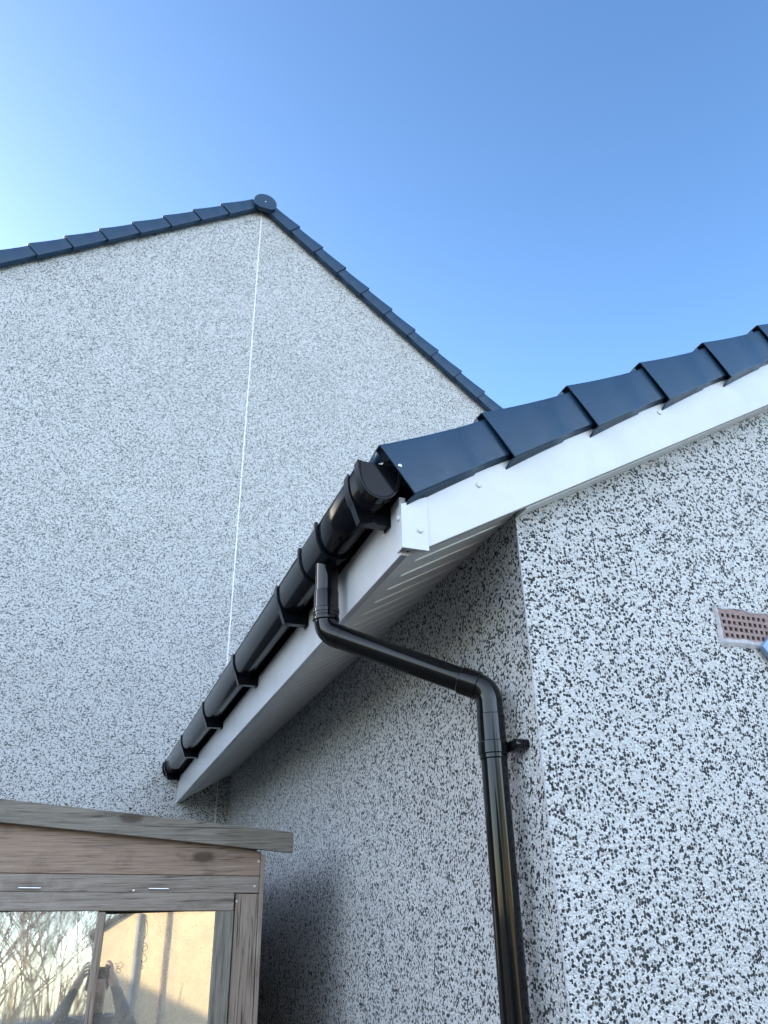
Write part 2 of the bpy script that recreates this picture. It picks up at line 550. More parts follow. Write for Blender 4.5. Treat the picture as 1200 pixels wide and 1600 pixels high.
# ------------------------------------------------------------------ main house
house = thing('house', 'taller white pebbledash house whose gable with navy verge tiles rises behind the lower roof', 'house', (XA, L, GZ))
XL, XR = -6.3, 6.1
def zl(x, off=0.0): return ZR - (XA - x) * math.tan(PL) - off / math.cos(PL)
def zr(x, off=0.0): return ZR - (x - XA) * math.tan(PR) - off / math.cos(PR)
slab('gable_wall', [(XL + 0.3, GZ), (XR - 0.3, GZ), (XR - 0.3, zr(XR - 0.3, 0.10)), (XA, zr(XA, 0.10)), (XL + 0.3, zl(XL + 0.3, 0.10))], 1, L, L + 0.3, 'dash_fine', house)
boxo('side_wall', (XL + 0.3, XL + 0.6, L + 0.3, L + 8, GZ, 2.6), 'dash_fine', house)
boxo('side_wall', (XR - 0.6, XR - 0.3, L + 0.3, L + 8, GZ, 2.2), 'dash_fine', house)
# movement joint bead down the gable
bm = bmesh.new(); prism(bm, [(XA - 0.0062, L + 0.001), (XA - 0.0035, L - 0.006), (XA + 0.0035, L - 0.006), (XA + 0.0062, L + 0.001)], 2, 0.5, ZR - 0.14)
finish('joint_bead', bm, 'bead', house, label='thin white vertical bead running down the gable from the ridge')
dl, dr = 0.5637, 0.5472
for k in range(18):
    t = dl + k * STEP * 0.9965
    if XA - t * math.cos(PL) < XL: break
    verge_unit(house, (XA - t * math.cos(PL), L - 0.068, ZR - t * math.sin(PL)), PL, 1, 0.006)
for k in range(18):
    t = dr + k * STEP * 0.9965
    if XA + t * math.cos(PR) > XR: break
    verge_unit(house, (XA + t * math.cos(PR), L - 0.068, ZR - t * math.sin(PR)), PR, -1, 0.006)
nl = 20
course_roof('roof', house, XA - (nl * STEP) * math.cos(PL), ZR - nl * STEP * math.sin(PL), PL, 1, nl, L - 0.055, L + 8.3, 'tile', -0.03)
course_roof('roof', house, XA + (nl * STEP) * math.cos(PR), ZR - nl * STEP * math.sin(PR), PR, -1, nl, L - 0.055, L + 8.3, 'tile', -0.03)
# round ridge end cap and the ridge tile behind it
bm = bmesh.new()
cx, cz, rr = -0.070, 7.178, 0.128
poly = []
for k in range(29):
    a = R(-28 + 236 * k / 28)
    poly.append((cx + rr * math.cos(a), cz + rr * math.sin(a)))
poly += [(cx - 0.066, cz - 0.092), (cx + 0.066, cz - 0.092)]
prism(bm, poly, 1, L - 0.115, L - 0.055)
cap = finish('ridge_end_cap', bm, 'navy', house, bevel=0.006)
screw_cap(cap, (cx, L - 0.115, cz + 0.01), (0, -1, 0), 0.007, 'steel')
bm = bmesh.new()
poly = [(cx + 0.125 * math.cos(R(180 * k / 20)), cz - 0.02 + 0.125 * math.sin(R(180 * k / 20))) for k in range(21)]
prism(bm, poly, 1, L - 0.052, L + 8.3)
finish('ridge_tile', bm, 'tile', house, smooth=True)

# ------------------------------------------------------------------ extension
ext = thing('house_extension', 'low white pebbledash extension with pitched navy edged roof and white barge board in front', 'extension', (0.0, 0.0, GZ))
EW = 5.4
XM = EW / 2
def slope_z(x, v): return v / cE + x * math.tan(PE)        # z on the line at normal offset v (slope coords)
V0 = 1.170                                                # nose line
ztop = 0.93
slab('gable_wall', [(0, GZ), (EW, GZ), (EW, slope_z(0, ztop)), (XM, slope_z(XM, ztop)), (0, slope_z(0, ztop))], 1, 0.0, 0.15, 'dash', ext)
slab('side_wall', [(0.15, GZ), (L - 0.002, GZ), (L - 0.002, slope_z(0, ztop)), (0.15, slope_z(0, ztop))], 0, 0.0, 0.15, 'dash', ext)
slab('side_wall', [(0.15, GZ), (L - 0.002, GZ), (L - 0.002, slope_z(0, ztop)), (0.15, slope_z(0, ztop))], 0, EW - 0.15, EW, 'dash', ext)
bm = bmesh.new()
tube(bm, [(0.0005, 0.0005, GZ + 0.1), (0.0005, 0.0005, 0.93)], 0.0019, 12)
finish('corner_bead', bm, 'mortar', ext, smooth=True)
# roof slopes
u0 = 0.142                                                 # slope coordinate of the first verge nose
nose0 = (u0 * cE - V0 * sE, u0 * sE + V0 * cE)
ncr = int((XM - nose0[0]) / (STEP * cE)) + 1
course_roof('roof', ext, nose0[0], nose0[1], PE, 1, ncr, -0.06, L - 0.003, 'tile', -0.028)
course_roof('roof', ext, EW - nose0[0], nose0[1], PE, -1, ncr, -0.06, L - 0.003, 'tile', -0.028)
kf = [0, .352, .706, 1.046, 1.394, 1.745]
for k in range(ncr):
    u = u0 + k * STEP * 1.009
    verge_unit(ext, (u * cE - V0 * sE, -0.101, u * sE + V0 * cE), PE, 1, 0.004 if k else 0)
    if k > 4:
        verge_unit(ext, (EW - (u * cE - V0 * sE), -0.101, u * sE + V0 * cE), PE, -1, 0.004)
for (u, v) in ((0.163, 1.097),):
    screw_cap(ext, (u * cE - v * sE, -0.113, u * sE + v * cE), (0, -1, 0), 0.0055, 'steel', 0.004)
# barge board (front face y = -0.081)
def SP(u, v): return (u * cE - v * sE, u * sE + v * cE)
ub, ut = -0.02, XM / cE + 0.6
xa_, xb_ = FX + 0.004, XM
poly = [(xa_, slope_z(-0.3165, 0.877)), (-0.3165, slope_z(-0.3165, 0.877)), (xb_, slope_z(xb_, 0.872)), (xb_, slope_z(xb_, 1.06)), (-0.25, slope_z(-0.25, 1.06)), (xa_, 0.935)]
barge = slab('barge_board', poly, 1, -0.081, -0.062, 'white', ext, bevel=0.003)
poly = [(EW - x, z) for x, z in poly]
slab('barge_board', poly, 1, -0.081, -0.062, 'white', ext, bevel=0.003)
# thin return under the barge board back to the wall
slab('verge_soffit', [(0.0, slope_z(0.0, 0.874)), (XM, slope_z(XM, 0.874)), (XM, slope_z(XM, 0.884)), (0.0, slope_z(0.0, 0.884))], 1, -0.0615, -0.001, 'soffit', ext)
for (x, z) in ((-0.155, 1.041), (0.542, 1.447), (1.30, 1.88)):
    screw_cap(barge, (x, -0.081, z), (0, -1, 0), 0.0085, 'white', 0.005)
# box end corner trim: L of white plastic
bm = bmesh.new()
zt_ = 1.02
prism(bm, [(FX - 0.006, -0.087), (-0.315, -0.087), (-0.315, -0.0825), (FX - 0.0015, -0.0825), (FX - 0.0015, -0.050), (FX - 0.006, -0.050)], 2, 0.816, zt_)
for vtx in bm.verts:
    if vtx.co.z > 0.9:
        vtx.co.z = 0.942 + (vtx.co.x - FX) * 0.45
boxo('end_block', (FX + 0.0005, -0.3165, -0.0622, -0.0585, 0.8235, 0.90), 'soffit', ext)
boxo('end_block', (FX + 0.0005, -0.3165, -0.0822, -0.0624, 0.8235, 0.829), 'soffit', ext)
trim = finish('corner_trim', bm, 'white', ext, bevel=0.0012)
screw_cap(trim, (-0.338, -0.087, 0.871), (0, -1, 0), 0.0085, 'white', 0.005)
screw_cap(trim, (FX - 0.006, -0.068, 0.905), (-1, 0, 0), 0.0075, 'white', 0.005)
# fascia with a flat return strip below it
bm = bmesh.new()
prism(bm, [(FX, 0.8085), (FX + 0.018, 0.8085), (FX + 0.018, 0.975), (FX, 0.975)], 1, -0.06, L - 0.003)
finish('fascia_board', bm, 'white', ext, bevel=0.0025)
bm = bmesh.new()
xs0, xs1 = FX + 0.0185, FX + 0.075
prism(bm, [(xs0, 0.8090), (xs1, 0.8070 + (xs1 - xs0) * math.tan(PE)), (xs1, 0.818 + (xs1 - xs0) * math.tan(PE)), (xs0, 0.818)], 1, -0.058, L - 0.003)
finish('soffit_trim', bm, 'soffit', ext)
# sloping soffit of grooved boards: grooves run up the slope, one every 0.105 m
bm = bmesh.new()
prof = []
y = -0.058
GP = 0.1065
k = 0
yg = 0.047
prof.append((y, 0.0))
while yg < L - 0.02:
    prof += [(yg - 0.0065, 0.0), (yg - 0.0055, -0.0038), (yg - 0.0012, -0.0038), (yg - 0.0005, 0.013), (yg + 0.0025, 0.013), (yg + 0.0135, 0.0)]
    yg += GP
prof.append((L - 0.003, 0.0))
zb0 = 0.8115 + 0.004
ra, rb_ = [], []
for (yy, dz) in prof:
    xa2, xb2 = FX + 0.070, -0.0005
    ra.append(bm.verts.new((xa2, yy, 0.8135 + (xa2 - xs0) * math.tan(PE) + dz)))
    rb_.append(bm.verts.new((xb2, yy, 0.8135 + (xb2 - xs0) * math.tan(PE) + dz)))
for i in range(len(prof) - 1):
    bm.faces.new((ra[i], ra[i + 1], rb_[i + 1], rb_[i]))
top = [bm.verts.new(v.co + Vector((0, 0, 0.02))) for v in (ra[0], ra[-1], rb_[-1], rb_[0])]
bm.faces.new(top)
finish('soffit', bm, 'soffit', ext)
# clay air brick: plate with 4 x 9 square holes and a mortar surround
bm = bmesh.new()
ax0, ax1, az0, az1 = 0.672, 0.876, 0.700, 0.806
nx, nz = 9, 4
mx, mz = 0.010, 0.011
cw, ch = (ax1 - ax0 - 2 * mx) / nx, (az1 - az0 - 2 * mz) / nz
xs = [ax0] + sum([[ax0 + mx + i * cw + cw * 0.14, ax0 + mx + i * cw + cw * 0.74] for i in range(nx)], []) + [ax1]
zs = [az0] + sum([[az0 + mz + i * ch + ch * 0.18, az0 + mz + i * ch + ch * 0.74] for i in range(nz)], []) + [az1]
yb_ = -0.006
grid = [[bm.verts.new((x, yb_, z)) for z in zs] for x in xs]
deep = []
for i in range(len(xs) - 1):
    for j in range(len(zs) - 1):
        q = (grid[i][j], grid[i + 1][j], grid[i + 1][j + 1], grid[i][j + 1])
        if i % 2 == 1 and j % 2 == 1:
            back = [bm.verts.new((v.co.x, yb_ + 0.0055, v.co.z)) for v in q]
            for a in range(4):
                bm.faces.new((q[a], q[(a + 1) % 4], back[(a + 1) % 4], back[a]))
            f = bm.faces.new(back); f.material_index = 1
        else:
            bm.faces.new(q)
# sides back to the wall
edge = [grid[i][0] for i in range(len(xs))] + [grid[-1][j] for j in range(1, len(zs))] + [grid[i][-1] for i in range(len(xs) - 2, -1, -1)] + [grid[0][j] for j in range(len(zs) - 2, 0, -1)]
bk = [bm.verts.new((v.co.x, -0.0002, v.co.z)) for v in edge]
for i in range(len(edge)):
    bm.faces.new((edge[i], edge[(i + 1) % len(edge)], bk[(i + 1) % len(edge)], bk[i]))
ab = finish('air_brick', bm, ['clay', 'hole'], ext, label='purplish clay air brick with four rows of square holes')
bm = bmesh.new()
def irr(x0, x1, z0, z1, n=40, j=0.004):
    out = []
    P4 = [(x0, z0), (x1, z0), (x1, z1), (x0, z1)]
    for a in range(4):
        p, q = P4[a], P4[(a + 1) % 4]
        for i in range(n // 4):
            f = i / (n // 4)
            out.append((p[0] + (q[0] - p[0]) * f + random.uniform(-j, j), p[1] + (q[1] - p[1]) * f + random.uniform(-j, j)))
    return out
outer = irr(ax0 - 0.010, ax1 + 0.03, az0 - 0.014, az1 + 0.006)
inner = irr(ax0 + 0.001, ax1 - 0.004, az0 + 0.010, az1 - 0.001, j=0.004)
vo = [bm.verts.new((x, -0.0015, z)) for x, z in outer]
vm = [bm.verts.new(((x + a) / 2, -0.0085, (z + b_) / 2)) for (x, z), (a, b_) in zip(outer, inner)]
vi = [bm.verts.new((x, -0.0075, z)) for x, z in inner]
n = len(vo)
for i in range(n):
    bm.faces.new((vo[i], vo[(i + 1) % n], vm[(i + 1) % n], vm[i]))
    bm.faces.new((vm[i], vm[(i + 1) % n], vi[(i + 1) % n], vi[i]))
finish('mortar_surround', bm, 'mortar', ab, smooth=True)

# pale blue sheet corner at the right edge
sh = bpy.data.objects
bm = bmesh.new()
prism(bm, [(0.800, 0.690), (0.865, 0.742), (0.97, 0.70), (0.93, 0.60), (0.845, 0.635)], 1, -0.026, -0.0095)
o = finish('plastic_sheet', bm, 'sheet', None, bevel=0.002)
o['label'] = 'pale blue sheet with a pointed corner, beside the air brick at the right'
o['category'] = 'sheet'

# ------------------------------------------------------------------ gutter
gut = thing('gutter', 'black half round plastic gutter with brackets along the white fascia', 'gutter', (-0.44, 0.0, 0.92))
GX, GR = -0.4405, 0.0555
GFALL = 0.008
ZRIM0 = 1.050
DEPTH = 0.096
def gsec(off=0.0, n=36, lip=True):
    """outer section from the front rim round the bottom to the back rim, relative to rim height"""
    pts = []
    for k in range(n + 1):
        a = math.pi + math.pi * k / n
        ca, sa = math.cos(a), math.sin(a)
        e = 2 / 2.35
        x = math.copysign(abs(ca) ** e, ca)
        z = -abs(sa) ** e
        pts.append((GX + (GR + off) * x, (DEPTH + off) * z))
    return pts
def gutter_sweep(bm, y0, y1, off, steps=1):
    rows = []
    for i in range(steps + 1):
        y = y0 + (y1 - y0) * i / steps
        zr_ = ZRIM0 + GFALL * max(0, y)
        rows.append([bm.verts.new((x, y, zr_ + z)) for x, z in gsec(off)])
    for a, b in zip(rows, rows[1:]):
        for i in range(len(a) - 1):
            bm.faces.new((a[i], a[i + 1], b[i + 1], b[i]))
def gutter_ring(bm, y0, y1, off0, off1, top=0.0):
    """closed band round the gutter"""
    def row(y, off, t):
        zr_ = ZRIM0 + GFALL * max(0, y)
        s = gsec(off)
        s[0] = (s[0][0], t); s[-1] = (s[-1][0], t)
        return [bm.verts.new((x, y, zr_ + z)) for x, z in s]
    A, B, C_, D = row(y0, off0, top), row(y0, off1, top), row(y1, off1, top), row(y1, off0, top)
    n = len(A)
    for i in range(n - 1):
        for p, q in ((A, B), (B, C_), (C_, D), (D, A)):
            bm.faces.new((p[i], p[i + 1], q[i + 1], q[i]))
    bm.faces.new((A[0], B[0], C_[0], D[0])); bm.faces.new((A[-1], D[-1], C_[-1], B[-1]))
YG0, YG1 = -0.080, L - 0.012
bm = bmesh.new(); gutter_sweep(bm, YG0 + 0.002, YG1, 0.0, 12)
finish('channel', bm, 'black_gutter', gut, smooth=True, solid=0.003)
# rolled front lip
bm = bmesh.new()
tube(bm, [(GX - GR + 0.003, YG0 + 0.002, ZRIM0), (GX - GR + 0.003, 0, ZRIM0), (GX - GR + 0.003, YG1, ZRIM0 + GFALL * YG1)], 0.0042, 12)
finish('rim', bm, 'black_gutter', gut, smooth=True)
def stop_end(y0, y1, face_y):
    bm = bmesh.new()
    gutter_ring(bm, y0, y1, 0.001, 0.006 if face_y < 1 else 0.013, 0.004)
    zr_ = ZRIM0 + GFALL * max(0, face_y)
    pl = [(x, zr_ + z) for x, z in gsec(0.0035)]
    pl[0] = (pl[0][0], zr_ + 0.003); pl[-1] = (pl[-1][0], zr_ + 0.003)
    prism(bm, pl, 1, face_y, face_y + 0.004)
    return finish('stop_end', bm, 'black_gutter', gut, bevel=0.0012)
stop_end(YG0 - 0.001, YG0 + 0.030, YG0 + 0.003)
stop_end(YG1 - 0.028, YG1 + 0.003, YG1 - 0.004)
def bracket(y):
    bm = bmesh.new()
    y0, y1 = y - 0.034, y
    gutter_ring(bm, y0, y1, 0.0012, 0.0062, 0.006)
    zr_ = ZRIM0 + GFALL * max(0, y)
    # gusset to the fascia
    zc = zr_ - (0.120 - GR)
    r = GR + 0.005
    pts = [(x, zr_ + z) for x, z in gsec(0.004)[6:-4]]
    pl = pts + [(FX - 0.001, zr_ - 0.01), (FX - 0.001, zc - r - 0.006), (GX - 0.026, zc - r - 0.005)]
    ymid = (y0 + y1) / 2
    prism(bm, pl, 1, y0 + 0.003, y1 - 0.003)
    # back plate and lower lug
    box(bm, FX - 0.006, FX - 0.0008, y0 - 0.004, y1 + 0.004, zc - r - 0.010, zr_ - 0.004)
    b = finish('bracket', bm, 'black_gutter', gut, bevel=0.001)
    return b
for y in (0.038, 0.853, 1.690, 2.580, 3.480, 4.415):
    b = bracket(y)
    if y < 1:
        screw_cap(b, (FX - 0.0005, y + 0.016, 0.915), (-1, 0, 0), 0.005, 'steel', 0.003)
# running outlet with its two collars and spigot
YO = 0.395
bm = bmesh.new()
gutter_ring(bm, 0.32, 0.50, 0.0008, 0.0045, 0.003)
gutter_ring(bm, 0.305, 0.322, 0.0008, 0.0105, 0.010)
gutter_ring(bm, 0.498, 0.515, 0.0008, 0.0105, 0.010)
outlet = finish('outlet', bm, 'black_gutter', gut, bevel=0.0015)
OX = -0.441
bm = bmesh.new()
tube(bm, [(OX, YO, 0.975), (OX, YO, 0.865)], 0.0345, 48)
finish('spigot', bm, 'black', outlet, smooth=True)

# ------------------------------------------------------------------ downpipe
dp = thing('downpipe', 'glossy black round downpipe with swan neck bends beneath the gutter', 'downpipe', (-0.065, 0.124, GZ))
PX, PY = -0.065, 0.124
RP = 0.034
ZB1, ZB2 = 0.752, 0.535                                     # corner points of the swan neck
P0, P1, P2, P3 = (OX, YO, 0.875), (OX, YO, ZB1), (PX, PY, ZB2), (PX, PY, 0.39)
d12 = (Vector(P2) - Vector(P1)).normalized()
RB = 0.052
arc1 = arc_corner(P0, P1, P2, RB)
arc2 = arc_corner(P1, P2, P3, RB)
def lerp(a, b, f): return Vector(a) * (1 - f) + Vector(b) * f
RS = 0.0372
# upper socket + bend
bm = bmesh.new(); tube(bm, [(OX, YO, 0.878), (OX, YO, 0.874), (OX, YO, 0.80)], [RS * 0.97, RS, RS], 48)
finish('socket', bm, 'black', dp, smooth=True)
bm = bmesh.new()
tube(bm, [(OX, YO, 0.812), (OX, YO, arc1[0].z + 0.001)] + arc1 + [arc1[-1] + d12 * 0.02], 0.0352, 48)
tube(bm, [(OX, YO, 0.823), (OX, YO, 0.820), (OX, YO, 0.808)], [RS, 0.0395, 0.0395], 48)
tube(bm, [(OX, YO, 0.796), (OX, YO, 0.793), (OX, YO, 0.786), (OX, YO, 0.783)], [0.036, 0.0395, 0.0395, 0.036], 48)
finish('bend', bm, 'black', dp, smooth=True)
bm = bmesh.new(); tube(bm, [arc1[-1] + d12 * 0.012, arc2[0] - d12 * 0.02], RP, 48)
finish('offset_pipe', bm, 'black', dp, smooth=True)
bm = bmesh.new()
s0 = arc2[0]
tube(bm, [s0 - d12 * 0.05, s0 - d12 * 0.047, s0 - d12 * 0.002], [0.035, 0.0378, 0.0378], 48)
tube(bm, [s0 - d12 * 0.003, s0] + arc2 + [(PX, PY, 0.455)], [0.0355] * (3 + len(arc2)), 48)
tube(bm, [s0 - d12 * 0.004, s0 - d12 * 0.002, s0 + d12 * 0.003, s0 + d12 * 0.005], [0.0355, 0.039, 0.039, 0.0355], 48)
bend2 = finish('bend', bm, 'black', dp, smooth=True)
bm = bmesh.new()
tube(bm, [(PX, PY, 0.468), (PX, PY, 0.466), (PX, PY, 0.355), (PX, PY, 0.352)], [0.0355, 0.0368, 0.0368, 0.0345], 48)
finish('socket', bm, 'black', dp, smooth=True)
bm = bmesh.new(); tube(bm, [(PX, PY, 0.37), (PX, PY, GZ + 0.12)], RP, 48)
finish('pipe', bm, 'black', dp, smooth=True)
bm = bmesh.new()
tube(bm, [(PX, PY, 0.398), (PX, PY, 0.396), (PX, PY, 0.366), (PX, PY, 0.364)], [0.037, 0.0392, 0.0392, 0.037], 48)
box(bm, -0.034, -0.014, 0.066, 0.104, 0.368, 0.394)
box(bm, -0.0138, -0.001, 0.060, 0.090, 0.370, 0.392)
clip = finish('pipe_clip', bm, 'black', dp, bevel=0.001)
bm = bmesh.new(); tube(bm, [(-0.001, 0.060, 0.381), (-0.036, 0.060, 0.381), (-0.038, 0.060, 0.381)], [0.0135, 0.0135, 0.011], 24)
finish('screw_cap', bm, 'black', clip, smooth=True)

# ------------------------------------------------------------------ timber shed
shed = thing('shed', 'weathered wooden shed with a two pane window beneath the eaves', 'shed', (-1.35, 1.5, GZ))
YS = 1.5
def bd(name, pts, y0, y1, mat, bevel=0.003, parent=shed, **kw):
    return slab(name, pts, 1, y0, y1, mat, parent, bevel=bevel, **kw)
def rise(x): return -0.0275 * (x + 0.36)                    # the racked shed's sag across its front
SL = -2.35                                                  # left end
def ln(z36, x, k=-0.0275): return z36 + k * (x + 0.36)
bd('top_board', [(SL, ln(0.1568, SL)), (-0.366, 0.1568), (-0.366, 0.243), (SL, 0.55)], YS - 0.004, YS + 0.016, 'wood_h')
bd('header_board', [(SL, ln(0.099, SL)), (-0.366, 0.099), (-0.366, 0.1565), (SL, ln(0.1565, SL))], YS - 0.001, YS + 0.016, 'wood_grey')
bd('roof_edge_board', [(SL, 0.445), (-0.680, 0.279), (-0.249, 0.234), (-0.249, 0.309), (-0.680, 0.354), (SL, 0.523)], YS - 0.042, YS - 0.020, 'wood_dark', label='greenish grey board along the roof edge')
bd('window_rail', [(SL, ln(0.0435, SL)), (-0.458, 0.0415), (-0.458, 0.1015), (SL, ln(0.0965, SL))], YS - 0.012, YS + 0.034, 'wood_grey')
bd('window_stile', [(-0.526, -0.9), (-0.456, -0.9), (-0.456, 0.041), (-0.520, 0.0425)], YS - 0.0115, YS + 0.034, 'wood_v2', label='window upright with flaking grey finish')
bd('mullion', [(-0.931, -0.9), (-0.895, -0.9), (-0.897, 0.052), (-0.924, 0.0525)], YS - 0.012, YS + 0.034, 'wood_v', bevel=0.007)
bd('window_stile', [(-1.66, -0.9), (-1.59, -0.9), (-1.59, 0.070), (-1.66, 0.072)], YS - 0.0115, YS + 0.034, 'wood_v2')
bd('side_board', [(-0.452, -1.2), (-0.366, -1.2), (-0.366, 0.096), (-0.452, 0.099)], YS - 0.003, YS + 0.016, 'wood_v', label='knotty upright board at the shed corner')
bd('side_board', [(SL, -1.2), (-1.664, -1.2), (-1.664, 0.125), (SL, 0.145)], YS - 0.003, YS + 0.016, 'wood_v')
bd('lower_board', [(-1.66, -1.6), (-0.452, -1.6), (-0.452, -0.905), (-1.66, -0.905)], YS - 0.004, YS + 0.016, 'wood_h')
boxo('corner_post', (-0.365, -0.349, YS - 0.006, YS + 0.06, GZ, 0.232), 'wood_v', shed, bevel=0.002)
boxo('side_wall', (-0.372, -0.352, YS + 0.061, YS + 2.85, GZ, 0.20), 'wood_h', shed)
boxo('side_wall', (SL, SL + 0.02, YS + 0.02, YS + 2.85, GZ, 0.40), 'wood_h', shed)
boxo('back_wall', (SL + 0.02, -0.373, YS + 2.83, YS + 2.85, GZ, 0.20), 'wood_h', shed)
slab('roof', [(SL - 0.05, 0.500), (-0.262, 0.292), (-0.262, 0.305), (SL - 0.05, 0.516)], 1, YS - 0.0195, YS + 2.9, 'felt', shed)
def pane(x0, x1, zt0, zt1):
    """the glass sits loose in its rebate, a couple of degrees out of true"""
    xc, zc = (x0 + x1) / 2, (zt0 + zt1) / 2
    def yy(x, z): return YS + 0.016 + (z - zc) * 0.038 - (x - xc) * 0.046
    bm = bmesh.new()
    q = [(x0, -0.405), (x1, -0.405), (x1, zt1), (x0, zt0)]
    f = [bm.verts.new((x, yy(x, z), z)) for x, z in q]
    b_ = [bm.verts.new((x, yy(x, z) + 0.004, z)) for x, z in q]
    bm.faces.new(f); bm.faces.new(b_[::-1])
    for k in range(4):
        bm.faces.new((f[k], b_[k], b_[(k + 1) % 4], f[(k + 1) % 4]))
    return finish('window_pane', bm, 'glass', shed)
pane(-1.592, -0.922, 0.0615, 0.0615)
pr = pane(-0.899, -0.519, 0.0445, 0.0445)
def trail(pts, r):
    xc, zc = -0.709, 0.0445 - 0.0
    bm = bmesh.new()
    P_ = []
    for i in range(len(pts) - 1):
        for k in range(5):
            f = k / 5
            P_.append((pts[i][0] * (1 - f) + pts[i + 1][0] * f, pts[i][1] * (1 - f) + pts[i + 1][1] * f))
    P_.append(pts[-1])
    # smooth
    for _ in range(3):
        P_ = [P_[0]] + [((P_[i - 1][0] + P_[i][0] * 2 + P_[i + 1][0]) / 4, (P_[i - 1][1] + P_[i][1] * 2 + P_[i + 1][1]) / 4) for i in range(1, len(P_) - 1)] + [P_[-1]]
    tube(bm, [(x, YS + 0.016 + (z - zc) * 0.038 - (x - xc) * 0.046 - 0.0003, z) for x, z in P_], r, 6, False)
    return finish('dirt_trail', bm, 'bark', pr, smooth=True)
trail([(-0.764, 0.025), (-0.752, 0.01), (-0.750, -0.02), (-0.762, -0.045), (-0.756, -0.015), (-0.766, 0.02)], 0.0008)
trail([(-0.762, -0.048), (-0.750, -0.052), (-0.744, -0.066), (-0.757, -0.078), (-0.764, -0.066), (-0.752, -0.058)], 0.0008)
trail([(-0.760, -0.08), (-0.748, -0.088), (-0.744, -0.104), (-0.756, -0.110), (-0.763, -0.098), (-0.757, -0.118), (-0.752, -0.126), (-0.761, -0.130)], 0.0008)
trail([(-0.850, -0.105), (-0.838, -0.112), (-0.826, -0.104), (-0.818, -0.116), (-0.830, -0.126), (-0.843, -0.122), (-0.834, -0.138), (-0.822, -0.132), (-0.846, -0.114), (-0.828, -0.119)], 0.0007)
bd('window_rail', [(-1.59, -0.48), (-0.527, -0.48), (-0.527, -0.40), (-1.59, -0.40)], YS - 0.011, YS + 0.03, 'wood_grey')
# staples and nails on the header board
for xs_ in (-1.155, -0.730):
    bm = bmesh.new()
    z_ = ln(0.111, xs_)
    tube(bm, [(xs_ - 0.035, YS - 0.004, z_ + 0.001), (xs_ + 0.035, YS - 0.004, z_ - 0.001)], 0.0032, 10)
    finish('staple', bm, 'steel', shed, smooth=True)
for (x, z) in ((-0.815, 0.117), (-0.372, 0.208), (-0.383, 0.122), (-0.447, 0.073)):
    screw_cap(shed, (x, YS - 0.003, z), (0, -1, 0), 0.0042, 'steel', 0.002)

# ------------------------------------------------------------------ behind the camera (seen in the glass and as bounce light)
nb = thing('neighbour_house', 'cream sunlit house mirrored in the right shed pane', 'house', (1.0, -9.0, GZ))
def nbz(x): return 0.80 + (x + 1.42) * 0.577
slab('gable_wall', [(-1.42, GZ), (4.02, GZ), (4.02, 0.80), (1.30, nbz(1.30)), (-1.42, 0.80)], 1, -9.3, -9.0, 'cream', nb)
slab('roof', [(-1.6, nbz(-1.6) + 0.01), (1.30, nbz(1.30) + 0.01), (4.2, 0.71), (4.2, 0.77), (1.30, nbz(1.30) + 0.07), (-1.6, nbz(-1.6) + 0.07)], 1, -15.0, -8.93, 'tile', nb)
for xx, mm, rr_ in ((-0.91, 'bluewall', 0.035), (-0.50, 'clay', 0.02)):
    bm = bmesh.new(); tube(bm, [(xx, -8.95, GZ + 0.1), (xx, -8.95, nbz(xx) - 0.1)], rr_, 24)
    finish('downpipe', bm, mm, nb, smooth=True)
gw = boxo('garden_wall', (-9.0, -1.46, -7.2, -7.0, GZ, -0.31), 'bluewall', None)
gw['label'] = 'low blue grey garden wall mirrored at the bottom of the left shed pane'
gw['category'] = 'wall'
# unseen gabled block added to throw a shadow on the cream wall
ob = thing('added_outbuilding', 'added unseen grey block with a pitched roof, shadowing the cream wall', 'added_outbuilding', (-4.4, -5.6, GZ))
slab('wall', [(-5.6, GZ), (-3.3, GZ), (-3.3, 0.55), (-4.45, 1.15), (-5.6, 0.55)], 1, -6.6, -4.6, 'bluewall', ob)
slab('roof', [(-5.75, 0.49), (-4.45, 1.165), (-3.15, 0.49), (-3.15, 0.55), (-4.45, 1.23), (-5.75, 0.55)], 1, -6.7, -4.5, 'felt', ob)
# unseen house added on the left to block low sky from the side wall
lh = thing('added_left_house', 'added unseen brown roughcast house on the left, blocking low sky light', 'house', (-10.0, 2.0, GZ))
slab('wall', [(-14.0, GZ), (-9.0, GZ), (-9.0, 2.8), (-11.5, 4.6), (-14.0, 2.8)], 1, 0.8, 12.0, 'roughcast', lh)
slab('roof', [(-14.3, 2.60), (-11.5, 4.62), (-8.7, 2.60), (-8.7, 2.75), (-11.5, 4.80), (-14.3, 2.75)], 1, 0.5, 12.3, 'tile', lh)
def branch(bm, p, d, ln_, r, depth, rnd):
    pts = [p]
    q = p.copy()
    dd = d.copy()
    for i in range(4):
        dd = (dd + Vector((rnd.uniform(-.18, .18), rnd.uniform(-.18, .18), rnd.uniform(-.05, .16)))).normalized()
        q = q + dd * ln_ / 4
        pts.append(q.copy())
    tube(bm, pts, [r * (1 - 0.12 * i) for i in range(5)], 6 if depth > 1 else 4, False)
    if depth == 0:
        return
    for i in range(4 if depth > 1 else 5):
        k = rnd.choice((2, 3, 4, 4))
        az = rnd.uniform(0, 6.28)
        nd = (dd + Vector((math.cos(az), math.sin(az), rnd.uniform(0, .5))) * 0.75).normalized()
        branch(bm, pts[k], nd, ln_ * rnd.uniform(.62, .85), max(0.0035, r * 0.5), depth - 1, rnd)
